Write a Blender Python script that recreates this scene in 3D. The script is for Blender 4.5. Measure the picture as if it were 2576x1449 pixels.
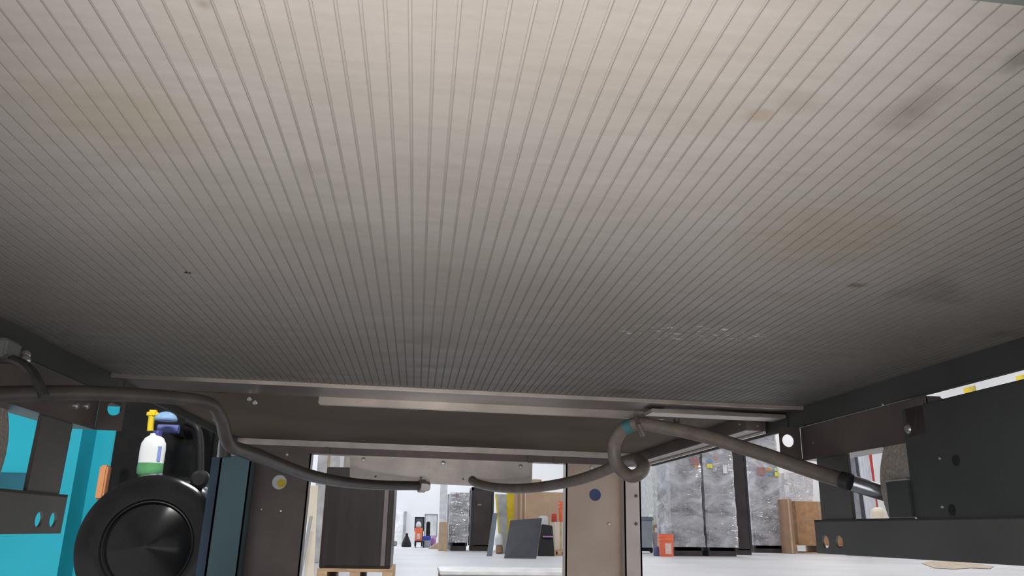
import bpy, bmesh, math, random
from mathutils import Vector as V, Matrix, noise
random.seed(7)
for o in list(bpy.data.objects): bpy.data.objects.remove(o)
SC = bpy.context.scene; COL = SC.collection

# ------------------------------------------------------------------ camera
F, CX, CY = 1950.0, 1288.0, 724.5          # focal length and centre in pixels of a 2576 x 1449 frame
CAMH = 0.45                                 # height of the lens above the floor
VPX, VPY = 1045.0, 1329.0
def rc(px, py): return V(((px-CX)/F, -(py-CY)/F, -1.0))
def basis(slope):
    y = rc(VPX, VPY).normalized()
    z = rc(VPX+1000, VPY+1000*slope).normalized().cross(y).normalized()
    if z.y < 0: z = -z
    return Matrix((y.cross(z), y, z))       # rows: right, forward, up in camera axes
BW = basis(0.015)                           # the room
BM = basis(0.029)                           # the machine leans a little to the right of plumb
C0 = V((0, 0, CAMH))
cam_d = bpy.data.cameras.new('camera'); cam = bpy.data.objects.new('camera', cam_d); COL.objects.link(cam)
cam_d.sensor_width = 36.0; cam_d.lens = 36.0*F/2576.0; cam_d.clip_start = 0.02; cam_d.clip_end = 200
cam.matrix_world = Matrix.Translation(C0) @ BW.to_4x4()
SC.camera = cam

# ------------------------------------------------------------------ light and exposure
SC.view_settings.view_transform = 'Standard'; SC.view_settings.look = 'None'
SC.view_settings.gamma = 1.0; SC.view_settings.exposure = 0.0; SC.view_settings.use_curve_mapping = False
SC.cycles.max_bounces = 6; SC.cycles.diffuse_bounces = 3; SC.cycles.glossy_bounces = 3; SC.cycles.transparent_max_bounces = 8
w = bpy.data.worlds.new('world'); SC.world = w; w.use_nodes = True
w.node_tree.nodes['Background'].inputs[0].default_value = (0.9, 0.95, 1, 1)
w.node_tree.nodes['Background'].inputs[1].default_value = 0.3
def area(name, loc, sx, sy, power, col=(1, 0.98, 0.95), rot=(0, 0, 0)):
    l = bpy.data.lights.new(name, 'AREA'); l.shape = 'RECTANGLE'; l.size = sx; l.size_y = sy
    l.energy = power; l.color = col
    o = bpy.data.objects.new(name, l); COL.objects.link(o); o.location = loc; o.rotation_euler = rot
    return o
for x in (-5.5, 0.5, 6.5, 12.0):
    for y in (5.0, 11.0, 17.0, 22.0):
        p = (112 if x > 1 else 72) if y > 6 else 60
        if x < 0: p = 55
        if x < 1 and y > 20: p = 240
        area('ceiling_lamp', (x, y, 5.75), 0.6, 2.6, p, (1, 0.985, 0.97) if x > 1 else (0.90, 0.95, 1.0))
area('rear_fill_light', (0.2, -1.3, 4.6), 2.0, 1.0, 630, (1, 0.965, 0.92))  # unseen light added behind the camera; its floor bounce brightens the deck
def spot(name, loc, target, power, angle, blend, col, rad=0.08):
    l = bpy.data.lights.new(name, 'SPOT'); l.energy = power; l.spot_size = math.radians(angle); l.spot_blend = blend
    l.color = col; l.shadow_soft_size = rad
    o = bpy.data.objects.new(name, l); COL.objects.link(o); o.location = loc
    o.rotation_euler = (V(target)-V(loc)).to_track_quat('-Z', 'Y').to_euler(); return o
spot('lens_fill_spot', (0.02, -0.03, 0.30), (0.035, 0.46, 0.70), 45, 76, 1.0, (1, 0.965, 0.93), 0.03)  # unseen spot added below the camera to brighten the near deck

# ------------------------------------------------------------------ coordinates
def ray(px, py, B):
    d = B @ rc(px, py); return d / d.y
MT = BW @ BM.transposed()                   # machine axes in the world
def M(x, y, z): return C0 + MT @ V((x, y, z))                # machine coordinates -> world
def MY(px, py, y): r = ray(px, py, BM); return V((r.x*y, y, r.z*y))
def DZ(px, py, z=0.25): r = ray(px, py, BM); return r*(z/r.z)
def WY(px, py, y): r = ray(px, py, BW); return C0 + r*y
def WF(px, py, z=0.0):
    r = ray(px, py, BW); return C0 + r*((z-CAMH)/r.z)

# ------------------------------------------------------------------ materials
def srgb(r, g, b):
    f = lambda c: (c/12.92 if c <= 0.04045 else ((c+0.055)/1.055)**2.4)
    return (f(r/255), f(g/255), f(b/255), 1)
MATS = {}
def mat(name, col, rough=0.5, metal=0.0, var=0.12, scale=8.0, bump=0.0, bscale=60.0, trans=0.0, alpha=1.0, col2=None, stretch=None, coat=0.0, spec=0.5):
    if name in MATS: return MATS[name]
    m = bpy.data.materials.new(name); m.use_nodes = True; nt = m.node_tree; N = nt.nodes; L = nt.links
    b = N['Principled BSDF']
    tc = N.new('ShaderNodeTexCoord'); mp = N.new('ShaderNodeMapping'); L.new(tc.outputs['Object'], mp.inputs[0])
    if stretch: mp.inputs['Scale'].default_value = stretch
    nz = N.new('ShaderNodeTexNoise'); nz.inputs['Scale'].default_value = scale; nz.inputs['Detail'].default_value = 5
    L.new(mp.outputs[0], nz.inputs['Vector'])
    rp = N.new('ShaderNodeValToRGB'); L.new(nz.outputs['Fac'], rp.inputs[0])
    c2 = col2 or tuple(c*(1-2*var) for c in col[:3])+(1,)
    c1 = col if col2 else tuple(min(1, c*(1+var)) for c in col[:3])+(1,)
    rp.color_ramp.elements[0].position = 0.3; rp.color_ramp.elements[0].color = c2
    rp.color_ramp.elements[1].position = 0.7; rp.color_ramp.elements[1].color = c1
    L.new(rp.outputs[0], b.inputs['Base Color'])
    b.inputs['Roughness'].default_value = rough; b.inputs['Metallic'].default_value = metal
    b.inputs['Alpha'].default_value = alpha; b.inputs['Transmission Weight'].default_value = trans
    b.inputs['Coat Weight'].default_value = coat; b.inputs['Specular IOR Level'].default_value = spec
    if bump:
        n2 = N.new('ShaderNodeTexNoise'); n2.inputs['Scale'].default_value = bscale; n2.inputs['Detail'].default_value = 4
        L.new(mp.outputs[0], n2.inputs['Vector'])
        bp = N.new('ShaderNodeBump'); bp.inputs['Strength'].default_value = bump; bp.inputs['Distance'].default_value = 0.01
        L.new(n2.outputs['Fac'], bp.inputs['Height']); L.new(bp.outputs[0], b.inputs['Normal'])
    MATS[name] = m; return m

def deck_material():
    m = bpy.data.materials.new('deck_slat'); m.use_nodes = True; nt = m.node_tree; N = nt.nodes; L = nt.links
    b = N['Principled BSDF']; g = N.new('ShaderNodeNewGeometry')
    def tex(scale, sc, det=5, off=(0, 0, 0)):
        mp = N.new('ShaderNodeMapping'); L.new(g.outputs['Position'], mp.inputs[0]); mp.inputs['Scale'].default_value = sc
        mp.inputs['Location'].default_value = off
        t = N.new('ShaderNodeTexNoise'); t.inputs['Scale'].default_value = scale; t.inputs['Detail'].default_value = det
        L.new(mp.outputs[0], t.inputs['Vector']); return t
    def ramp(src, p0, c0, p1, c1):
        r = N.new('ShaderNodeValToRGB'); L.new(src, r.inputs[0]); e = r.color_ramp.elements
        e[0].position = p0; e[0].color = c0; e[1].position = p1; e[1].color = c1; return r
    def mul(a, c, f=1.0):
        x = N.new('ShaderNodeMix'); x.data_type = 'RGBA'; x.blend_type = 'MULTIPLY'; x.inputs[0].default_value = f
        L.new(a, x.inputs[6]); L.new(c, x.inputs[7]); return x.outputs[2]
    base = ramp(tex(3.5, (1, 1, 1)).outputs['Fac'], 0.35, (0.150, 0.138, 0.124, 1), 0.68, (0.172, 0.160, 0.153, 1))
    streak = ramp(tex(9, (2.2, 14, 1)).outputs['Fac'], 0.3, (0.92, 0.915, 0.905, 1), 0.7, (1.02, 1.02, 1.02, 1))
    stain = ramp(tex(6, (1, 1, 1), 3, (3.1, 1.7, 0)).outputs['Fac'], 0.24, (0.62, 0.59, 0.55, 1), 0.36, (1, 1, 1, 1))
    fine = ramp(tex(160, (1, 2.5, 1), 2).outputs['Fac'], 0.3, (0.97, 0.97, 0.97, 1), 0.7, (1.01, 1.01, 1.01, 1))
    c = mul(base.outputs[0], streak.outputs[0]); c = mul(c, stain.outputs[0]); c = mul(c, fine.outputs[0])
    mark_noise = tex(30, (1, 1, 1), 3, (2.2, 0, 0))
    def mark(px, py, sx, sy, col, soft=0.5, ns=30.0, amp=0.5):
        q = DZ(px, py); p = C0 + MT @ q
        mp = N.new('ShaderNodeMapping'); mp.vector_type = 'POINT'; L.new(g.outputs['Position'], mp.inputs[0])
        mp.inputs['Scale'].default_value = (1/sx, 1/sy, 1/max(sx, sy)); mp.inputs['Location'].default_value = (-p.x/sx, -p.y/sy, -p.z/max(sx, sy))
        ln = N.new('ShaderNodeVectorMath'); ln.operation = 'LENGTH'; L.new(mp.outputs[0], ln.inputs[0])
        t = mark_noise
        ma = N.new('ShaderNodeMath'); ma.operation = 'MULTIPLY_ADD'; L.new(t.outputs['Fac'], ma.inputs[0]); ma.inputs[1].default_value = amp*2; ma.inputs[2].default_value = -amp
        ad = N.new('ShaderNodeMath'); ad.operation = 'ADD'; L.new(ln.outputs['Value'], ad.inputs[0]); L.new(ma.outputs[0], ad.inputs[1])
        return ramp(ad.outputs[0], soft, col, 1.0, (1, 1, 1, 1)).outputs[0]
    for a_ in ((2290, 280, 0.022, 0.032, (0.66, 0.62, 0.62, 1), 0.2), (2570, 150, 0.010, 0.016, (0.6, 0.6, 0.58, 1), 0.3), (510, 10, 0.006, 0.006, (0.72, 0.70, 0.66, 1), 0.2),
               (2155, 718, 0.014, 0.010, (0.50, 0.47, 0.36, 1), 0.3, 30, 0.2), (472, 686, 0.0045, 0.004, (0.02, 0.02, 0.02, 1), 0.75, 30, 0.15), (1910, 290, 0.012, 0.010, (0.85, 0.80, 0.70, 1), 0.3),
               (2070, 600, 0.10, 0.10, (0.90, 0.87, 0.76, 1), 0.2), (300, 300, 0.09, 0.07, (0.93, 0.90, 0.80, 1), 0.2)):
        c = mul(c, mark(*a_))
    # pale scuffs near the far right of the deck
    inv = ramp(tex(75, (1, 1.6, 1), 4, (1.3, 0.2, 0)).outputs['Fac'], 0.60, (0, 0, 0, 1), 0.68, (1, 1, 1, 1))
    msk = N.new('ShaderNodeMath'); msk.operation = 'LESS_THAN'
    q = DZ(1740, 838); p = C0 + MT @ q
    mp = N.new('ShaderNodeMapping'); L.new(g.outputs['Position'], mp.inputs[0]); mp.inputs['Scale'].default_value = (1/0.10, 1/0.045, 1); mp.inputs['Location'].default_value = (-p.x/0.10, -p.y/0.045, -p.z)
    ln = N.new('ShaderNodeVectorMath'); ln.operation = 'LENGTH'; L.new(mp.outputs[0], ln.inputs[0]); L.new(ln.outputs['Value'], msk.inputs[0]); msk.inputs[1].default_value = 1.0
    fm = N.new('ShaderNodeMath'); fm.operation = 'MULTIPLY'; L.new(msk.outputs[0], fm.inputs[0]); L.new(inv.outputs[0], fm.inputs[1])
    mx = N.new('ShaderNodeMix'); mx.data_type = 'RGBA'; L.new(fm.outputs[0], mx.inputs[0]); L.new(c, mx.inputs[6]); mx.inputs[7].default_value = (0.42, 0.40, 0.38, 1)
    c = mx.outputs[2]
    L.new(c, b.inputs['Base Color'])
    rr = ramp(tex(7, (1, 4, 1), 4, (5, 2, 1)).outputs['Fac'], 0.35, (0.50, 0.50, 0.50, 1), 0.65, (0.65, 0.65, 0.65, 1))
    L.new(rr.outputs[0], b.inputs['Roughness']); b.inputs['Specular IOR Level'].default_value = 0.25
    return m
DECK = deck_material()
STEEL  = mat('dark_brown_steel', (0.16, 0.13, 0.12, 1), 0.36, 0.25, 0.15, 6, 0.05, 90)
LIPST  = mat('pale_lip_steel', (0.42, 0.37, 0.33, 1), 0.34, 0.4, 0.15, 10)
STEELG = mat('dark_green_grey_steel', (0.066, 0.072, 0.066, 1), 0.45, 0.1, 0.15, 5, 0.04, 120)
PAN    = mat('brown_pan', (0.125, 0.098, 0.075, 1), 0.75, 0.0, 0.12, 3, spec=0.15)
BEAMG  = mat('grey_olive_steel', (0.125, 0.125, 0.115, 1), 0.45, 0.1, 0.12, 5, 0.04, 120)
GALV   = mat('galvanised_steel', (0.64, 0.58, 0.54, 1), 0.36, 0.55, 0.10, 14, 0.03, 80)
BEIGE  = mat('beige_painted_steel', (0.88, 0.80, 0.73, 1), 0.45, 0.05, 0.06, 10)
TAUPE  = mat('taupe_steel', (0.66, 0.54, 0.44, 1), 0.36, 0.35, 0.14, 3, 0.03, 40)
BLUEST = mat('blue_grey_steel', (0.09, 0.18, 0.21, 1), 0.4, 0.1, 0.1, 4)
BOLT   = mat('bright_bolt', (0.75, 0.73, 0.70, 1), 0.22, 0.85, 0.05, 20)
HOSE   = mat('grey_brown_hose', (0.22, 0.18, 0.155, 1), 0.42, 0.0, 0.15, 25, 0.1, 120)
HOSED  = mat('black_hose', (0.055, 0.053, 0.05, 1), 0.42, 0.0, 0.15, 25)
CHROME = mat('chrome_fitting', (0.62, 0.66, 0.72, 1), 0.22, 0.9, 0.06, 30)
TAPE   = mat('teal_tape', (0.06, 0.19, 0.20, 1), 0.5, 0, 0.15, 40)
CAST   = mat('speckled_casting', (0.50, 0.44, 0.38, 1), 0.5, 0.2, 0.16, 160, 0.3, 200)
BLACK  = mat('black_plastic', (0.008, 0.0085, 0.009, 1), 0.14, 0, 0.15, 12, spec=0.3)
BLACKM = mat('black_matte', (0.012, 0.012, 0.013, 1), 0.5, 0, 0.15, 12, spec=0.3)
TEAL   = mat('teal_plastic', (0.012, 0.33, 0.44, 1), 0.4, 0, 0.05, 3)
HOLE   = mat('hole_dark', (0.02, 0.02, 0.02, 1), 0.8, 0, 0.1, 5)
BLUEDOT= mat('blue_plug', (0.09, 0.12, 0.30, 1), 0.5, 0, 0.1, 20)
YELLOW = mat('yellow_plastic', (0.80, 0.60, 0.02, 1), 0.4, 0, 0.06, 10)
NAVY   = mat('navy_plastic', (0.05, 0.05, 0.25, 1), 0.35, 0, 0.1, 20)
SKYB   = mat('light_blue_plastic', (0.24, 0.42, 0.68, 1), 0.35, 0, 0.1, 20)
PERI   = mat('periwinkle_plastic', (0.12, 0.15, 0.38, 1), 0.35, 0, 0.1, 20)
WHITEP = mat('white_plastic', (0.72, 0.76, 0.78, 1), 0.4, 0, 0.04, 10)
GREENL = mat('green_liquid', (0.10, 0.34, 0.14, 1), 0.35, 0, 0.15, 14)
ORANGEW= mat('tan_orange', (0.58, 0.26, 0.11, 1), 0.6, 0, 0.1, 10)
ORANGE = mat('orange_plastic', (0.92, 0.19, 0.085, 1), 0.4, 0, 0.05, 10)
RED    = mat('red_paint', (0.55, 0.05, 0.04, 1), 0.4, 0, 0.1, 10)
FLOORM = mat('concrete_floor', (0.56, 0.56, 0.585, 1), 0.42, 0, 0.07, 0.8, 0.03, 30)
WALLM  = mat('white_wall', (0.79, 0.80, 0.82, 1), 0.7, 0, 0.03, 0.7)
CEILM  = mat('ceiling', (0.7, 0.7, 0.7, 1), 0.8, 0, 0.05, 0.5)
WOOD   = mat('pallet_wood', (0.62, 0.42, 0.25, 1), 0.7, 0, 0.18, 5, 0.2, 30, stretch=(1, 6, 6))
CARD   = mat('cardboard', (0.60, 0.43, 0.29, 1), 0.75, 0, 0.06, 4)
CARDD  = mat('brown_cardboard', (0.36, 0.22, 0.14, 1), 0.75, 0, 0.08, 4)
CREAM  = mat('cream_board', (0.74, 0.66, 0.54, 1), 0.6, 0, 0.05, 6)
BROWNC = mat('dark_brown_laminate', (0.030, 0.022, 0.021, 1), 0.33, 0, 0.18, 2, stretch=(8, 8, 0.4))
CHARC  = mat('charcoal_panel', (0.055, 0.055, 0.07, 1), 0.42, 0, 0.1, 4)
SLATE  = mat('slate_panel', (0.15, 0.18, 0.21, 1), 0.4, 0, 0.1, 4)
GREYP  = mat('grey_plastic', (0.36, 0.40, 0.46, 1), 0.45, 0, 0.06, 5)
GREYM  = mat('grey_metal', (0.40, 0.41, 0.43, 1), 0.4, 0.3, 0.1, 6)
PIPEW  = mat('pale_pipe', (0.58, 0.60, 0.66, 1), 0.35, 0.1, 0.05, 6)
RACKB  = mat('rack_black', (0.035, 0.035, 0.042, 1), 0.4, 0.2, 0.2, 6)
RACKG  = mat('rack_grey_contents', (0.20, 0.20, 0.235, 1), 0.4, 0.2, 0.35, 5, stretch=(1, 1, 3))
BLUE   = mat('blue_plastic', (0.05, 0.07, 0.50, 1), 0.4, 0, 0.1, 8)
PURPLE = mat('mauve_fabric', (0.42, 0.22, 0.45, 1), 0.7, 0, 0.1, 8)
PRINT  = mat('pale_print', (0.85, 0.62, 0.58, 1), 0.5, 0, 0.1, 30)
def film():
    m = bpy.data.materials.new('stretch_film'); m.use_nodes = True; nt = m.node_tree; N = nt.nodes; L = nt.links
    out = N['Material Output']; N.remove(N['Principled BSDF'])
    tc = N.new('ShaderNodeTexCoord')
    def tex(sc, scale, det, dist):
        mp = N.new('ShaderNodeMapping'); mp.inputs['Scale'].default_value = sc; L.new(tc.outputs['Object'], mp.inputs[0])
        n = N.new('ShaderNodeTexNoise'); n.inputs['Scale'].default_value = scale; n.inputs['Detail'].default_value = det
        n.inputs['Distortion'].default_value = dist; L.new(mp.outputs[0], n.inputs['Vector']); return n
    n1 = tex((1, 1, 2.0), 1.6, 3, 0.6); n2 = tex((1, 1, 2.6), 5.0, 3, 1.5)
    bp = N.new('ShaderNodeBump'); bp.inputs['Strength'].default_value = 0.9; bp.inputs['Distance'].default_value = 0.22
    L.new(n2.outputs['Fac'], bp.inputs['Height'])
    tr = N.new('ShaderNodeBsdfTransparent'); df = N.new('ShaderNodeBsdfDiffuse'); df.inputs[0].default_value = (0.78, 0.79, 0.86, 1)
    r = N.new('ShaderNodeValToRGB'); L.new(n1.outputs['Fac'], r.inputs[0])
    r.color_ramp.elements[0].position = 0.36; r.color_ramp.elements[0].color = (0.12, 0.12, 0.12, 1)
    r.color_ramp.elements[1].position = 0.68; r.color_ramp.elements[1].color = (0.80, 0.80, 0.80, 1)
    m1 = N.new('ShaderNodeMixShader'); L.new(r.outputs[0], m1.inputs[0]); L.new(tr.outputs[0], m1.inputs[1]); L.new(df.outputs[0], m1.inputs[2])
    gl = N.new('ShaderNodeBsdfGlossy'); gl.inputs['Roughness'].default_value = 0.06; L.new(bp.outputs[0], gl.inputs['Normal'])
    m2 = N.new('ShaderNodeMixShader'); m2.inputs[0].default_value = 0.33
    L.new(m1.outputs[0], m2.inputs[1]); L.new(gl.outputs[0], m2.inputs[2]); L.new(m2.outputs[0], out.inputs[0])
    return m
FILM = film()

# ------------------------------------------------------------------ mesh building
class MB:
    def __init__(s): s.v = []; s.f = []
    def add(s, vs, fs):
        o = len(s.v); s.v += [V(p) for p in vs]; s.f += [tuple(i+o for i in f) for f in fs]; return s
    def box(s, a, b, T=None):
        x0, y0, z0 = a; x1, y1, z1 = b
        vs = [V(p) for p in ((x0,y0,z0),(x1,y0,z0),(x1,y1,z0),(x0,y1,z0),(x0,y0,z1),(x1,y0,z1),(x1,y1,z1),(x0,y1,z1))]
        if T: vs = [T(p) for p in vs]
        return s.add(vs, [(0,3,2,1),(4,5,6,7),(0,1,5,4),(1,2,6,5),(2,3,7,6),(3,0,4,7)])
    def prism(s, pts, d):
        n = len(pts); d = V(d); pts = [V(p) for p in pts]
        return s.add(pts+[p+d for p in pts], [tuple(range(n)), tuple(range(2*n-1, n-1, -1))]+[(i, (i+1) % n, n+(i+1) % n, n+i) for i in range(n)])
    def tube(s, pts, r, n=12, caps=True):
        pts = [V(p) for p in pts]; rs = r if isinstance(r, (list, tuple)) else [r]*len(pts)
        rings = []; up = None
        for i, p in enumerate(pts):
            t = (pts[min(i+1, len(pts)-1)]-pts[max(i-1, 0)]).normalized()
            if up is None:
                up = V((0, 0, 1)) if abs(t.z) < 0.9 else V((1, 0, 0))
            a = (up-t*up.dot(t)).normalized(); b = t.cross(a); up = a
            rings.append([p+(a*math.cos(k*2*math.pi/n)+b*math.sin(k*2*math.pi/n))*rs[i] for k in range(n)])
        vs = [q for rg in rings for q in rg]; fs = []
        for i in range(len(pts)-1):
            for k in range(n): fs.append((i*n+k, i*n+(k+1) % n, (i+1)*n+(k+1) % n, (i+1)*n+k))
        if caps: fs += [tuple(range(n-1, -1, -1)), tuple((len(pts)-1)*n+k for k in range(n))]
        return s.add(vs, fs)
    def lathe(s, prof, c, axis=(0, 0, 1), n=24):
        ax = V(axis).normalized(); a = ax.orthogonal().normalized(); b = ax.cross(a); c = V(c)
        vs = []; fs = []
        for (r, h) in prof:
            for k in range(n):
                t = k*2*math.pi/n; vs.append(c+ax*h+(a*math.cos(t)+b*math.sin(t))*r)
        for i in range(len(prof)-1):
            for k in range(n): fs.append((i*n+k, i*n+(k+1) % n, (i+1)*n+(k+1) % n, (i+1)*n+k))
        fs += [tuple(range(n-1, -1, -1)), tuple((len(prof)-1)*n+k for k in range(n))]
        return s.add(vs, fs)
    def build(s, name, m, parent=None, smooth=False, bevel=0.0, seg=2):
        me = bpy.data.meshes.new(name)
        off = parent['_o'] if parent and '_o' in parent else (0, 0, 0)
        off = V(off)
        me.from_pydata([tuple(p-off) for p in s.v], [], s.f)
        bm = bmesh.new(); bm.from_mesh(me); bmesh.ops.recalc_face_normals(bm, faces=bm.faces)
        if bevel: bmesh.ops.bevel(bm, geom=list(bm.edges), offset=bevel, segments=seg, affect='EDGES', clamp_overlap=True)
        bm.to_mesh(me); bm.free(); me.materials.append(m)
        if smooth:
            for p in me.polygons: p.use_smooth = True
            try: me.set_sharp_from_angle(angle=math.radians(40))
            except Exception: pass
        o = bpy.data.objects.new(name, me); COL.objects.link(o)
        if parent: o.parent = parent; o['_o'] = tuple(off)
        return o
def thing(name, label, cat, loc=(0, 0, 0), group=None):
    o = bpy.data.objects.new(name, None); COL.objects.link(o); o.location = loc; o.empty_display_size = 0.1
    o['_o'] = tuple(loc); o['label'] = label; o['category'] = cat
    if group: o['group'] = group
    return o
def tag(o, label, cat, group=None):
    o['label'] = label; o['category'] = cat
    if group: o['group'] = group
    # move the origin of a one-mesh thing to its base
    vs = [v.co for v in o.data.vertices]
    c = V((sum(v.x for v in vs)/len(vs), sum(v.y for v in vs)/len(vs), min(v.z for v in vs)))
    o.data.transform(Matrix.Translation(-c)); o.location = c
    return o
def struct(o, label=None):
    o['kind'] = 'structure'
    if label: o['label'] = label
    return o
def smoothpath(pts, k=6):
    pts = [V(p) for p in pts]; out = []
    P = [pts[0]*2-pts[1]]+pts+[pts[-1]*2-pts[-2]]
    for i in range(1, len(P)-2):
        for j in range(k):
            t = j/k; a, b, c, d = P[i-1], P[i], P[i+1], P[i+2]
            out.append(0.5*((2*b)+(c-a)*t+(2*a-5*b+4*c-d)*t*t+(3*b-a-3*c+d)*t**3))
    out.append(pts[-1]); return out

# ------------------------------------------------------------------ the hall
X0, X1, Y0, Y1, ZC = -9.0, 15.0, -9.0, 24.0, 6.2
struct(MB().box((X0, Y0, -0.15), (X1, Y1, 0)).build('floor', FLOORM), 'smooth pale grey concrete hall floor')
struct(MB().box((X0, Y1, 0), (X1, Y1+0.2, ZC)).build('wall_back', WALLM), 'white painted far wall of the hall')
struct(MB().box((X1, Y0, 0), (X1+0.2, Y1, ZC)).build('wall_right', WALLM), 'white painted right wall of the hall')
struct(MB().box((X0-0.2, Y0, 0), (X0, Y1, ZC)).build('wall_left', WALLM), 'white painted left wall of the hall')
struct(MB().box((X0, Y0-0.2, 0), (X1, Y0, ZC)).build('wall_front', WALLM), 'white painted near wall of the hall')
struct(MB().box((X0, Y0, ZC), (X1, Y1, ZC+0.2)).build('ceiling', CEILM), 'pale ceiling of the hall')

# ------------------------------------------------------------------ the machine overhead
XL, XR, YN, YE, YF = -0.560, 0.745, 0.287, 1.450, 2.500
HZ = 0.25
machine = thing('conveyor_machine', 'dark steel machine frame with a ribbed grey deck overhead', 'machine', tuple(M(0.09, 1.4, 0).xy)+(0,))
def mbox(name, a, b, m, parent=machine, bevel=0.0):
    return MB().box(a, b, T=lambda p: M(*p)).build(name, m, parent, bevel=bevel)
def mpoly_y(name, pix, y, th, m, parent=machine, bevel=0.0):        # an outline on an upright plate at distance y, thickness th
    return MB().prism([M(*MY(px, py, y)) for px, py in pix], MT @ V((0, th, 0))).build(name, m, parent, bevel=bevel)
def bolt(px, py, y, r, parent, m=BOLT, name='bolt', axis=(0, -1, 0), h=None):
    h = h or r*0.8
    return MB().lathe([(r, 0), (r, h*0.55), (r*0.7, h), (r*0.15, h*1.05)], M(*MY(px, py, y)), MT @ V(axis), 12).build(name, m, parent, smooth=True)
def bolt_x(px, py, x, r, parent, m=BOLT, name='bolt', fl=1.0):
    q = ray(px, py, BM); q = q*(x/q.x)
    return MB().lathe([(r, 0), (r, r*0.5*fl), (r*0.7, r*0.8*fl), (r*0.15, r*0.85*fl)], M(*q), MT @ V((-1 if x > 0 else 1, 0, 0)), 12).build(name, m, parent, smooth=True)

# ribbed deck: backing with one slat for each rib between the grooves
deck = mbox('deck', (XL, YN, HZ+0.0011), (XR, YE, HZ+0.012), mat('groove_backing', (0.145, 0.133, 0.122, 1), 0.7, 0, 0.1, 6))
PITCH = 0.01241; GAP = 0.0016
k0 = int(math.floor((XL+0.0189)/PITCH))
slat_me = None; k = k0
while True:
    xa = -0.0189+k*PITCH+GAP/2; xb = xa+PITCH-GAP; k += 1
    if xb > XR-0.001: break
    if xa < XL+0.001: continue
    if slat_me is None:
        c = 0.0004
        prof = [(xa, HZ+0.0012), (xa, HZ+c), (xa+c, HZ), (xb-c, HZ), (xb, HZ+c), (xb, HZ+0.0012)]
        first = MB().prism([M(x, YN, z) for x, z in prof], MT @ V((0, YE-YN, 0))).build('slat', DECK, deck)
        slat_me = first.data; xfirst = xa
    else:
        o = bpy.data.objects.new('slat', slat_me); COL.objects.link(o); o.parent = deck
        o.location = MT @ V((xa-xfirst, 0, 0))
mbox('top_light_block', (XL-0.06, YN, HZ+0.013), (XR+0.06, YF, HZ+0.16), STEELG)  # unseen slab added above the deck to keep light out
mbox('near_crossbar', (XL-0.05, YN-0.03, HZ-0.001), (XR+0.05, YN-0.001, HZ+0.06), STEELG)

# side rails, level with the deck edge
for sx, x in ((-1, XL), (1, XR)):
    o = MB()
    a, b = (x, x+sx*0.010); lo, hi = min(a, b), max(a, b)
    mbox('side_rail', (lo, YN, 0.2125), (hi, YE+0.07, HZ+0.02), STEELG, bevel=0.002)
    mbox('side_rail', (lo, YE+0.071, 0.236 if sx < 0 else 0.2125), (hi, YF, HZ+0.02), STEELG, bevel=0.002)
# lip and bar at the far end of the ribbed deck
mbox('deck_lip', (XL, YE, 0.2435), (XR, YE+0.006, HZ+0.003), LIPST, bevel=0.0012)
mbox('crossbar', (XL, YE+0.006, HZ-0.001), (XR, 1.60, HZ+0.01), STEEL)
xs0, xs1 = MY(805, 1000, 1.62).x, MY(1665, 1050, 1.62).x
st = mbox('reinforcing_strip', (xs0, 1.60, 0.2345), (xs1, 1.62, 0.2545), LIPST, bevel=0.002)
xs2, xs3 = MY(1618, 1050, 1.58).x, XR-0.003
ss = mbox('lit_underside_strip', (xs2, 1.52, 0.236), (xs3, 1.575, 0.2440), LIPST, bevel=0.002)  # pale steel stands in for light on the crossbar's underside
bolt(1702, 1054, 1.53, 0.007, ss, STEEL, axis=(0, 0, -1), h=0.016)
for px, py in ((1772, 1057), (1860, 1066), (1905, 1070)): bolt(px, py, 1.535, 0.003, ss, STEEL, axis=(0, 0, -1))
mbox('bottom_pan', (XL, 1.62, HZ), (XR-0.05, YF-0.006, HZ+0.008), PAN)
pr = mbox('pan_rail', (XR-0.05, 1.62, HZ-0.028), (XR-0.002, YF, HZ+0.008), STEEL, bevel=0.002)
mbox('rail_edge', (XR-0.010, 1.62, HZ-0.0335), (XR-0.004, YF-0.02, HZ-0.0285), BEIGE, pr)
mbox('pan_lip', (XL, YF-0.006, 0.2325), (XR-0.02, YF, HZ+0.002), GALV, bevel=0.001)
mbox('end_crossbar', (XL, YF, 0.212), (XR, YF+0.05, HZ+0.01), STEEL)
bolt(628, 1003, 1.62, 0.005, pr); bolt(642, 1012, 1.62, 0.005, pr)

# hanging plate at the far end with its bolts
hp = mpoly_y('hanging_plate', [(880, 1135), (1340, 1152), (1338, 1226), (1245, 1225), (1080, 1217), (900, 1208), (880, 1200)], YF+0.02, 0.006, GALV, bevel=0.001)
for px, py, r in ((914, 1156, 0.006), (1115, 1165, 0.007), (1310, 1174, 0.007)): bolt(px, py, YF+0.02, r, hp)
for px, py in ((945, 1199), (1059, 1202), (1165, 1205), (1312, 1224)): bolt(px, py, YF+0.02, 0.0032, hp, STEEL, name='rivet')
for px, py, y in ((822, 1133, YF-0.003), (1335, 1156, YF-0.003), (1400, 1158, YF-0.003)):
    q = MY(px, py, y); mbox('tab', (q.x-0.008, y-0.002, q.z-0.010), (q.x+0.008, y+0.004, q.z+0.012), STEEL)

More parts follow.
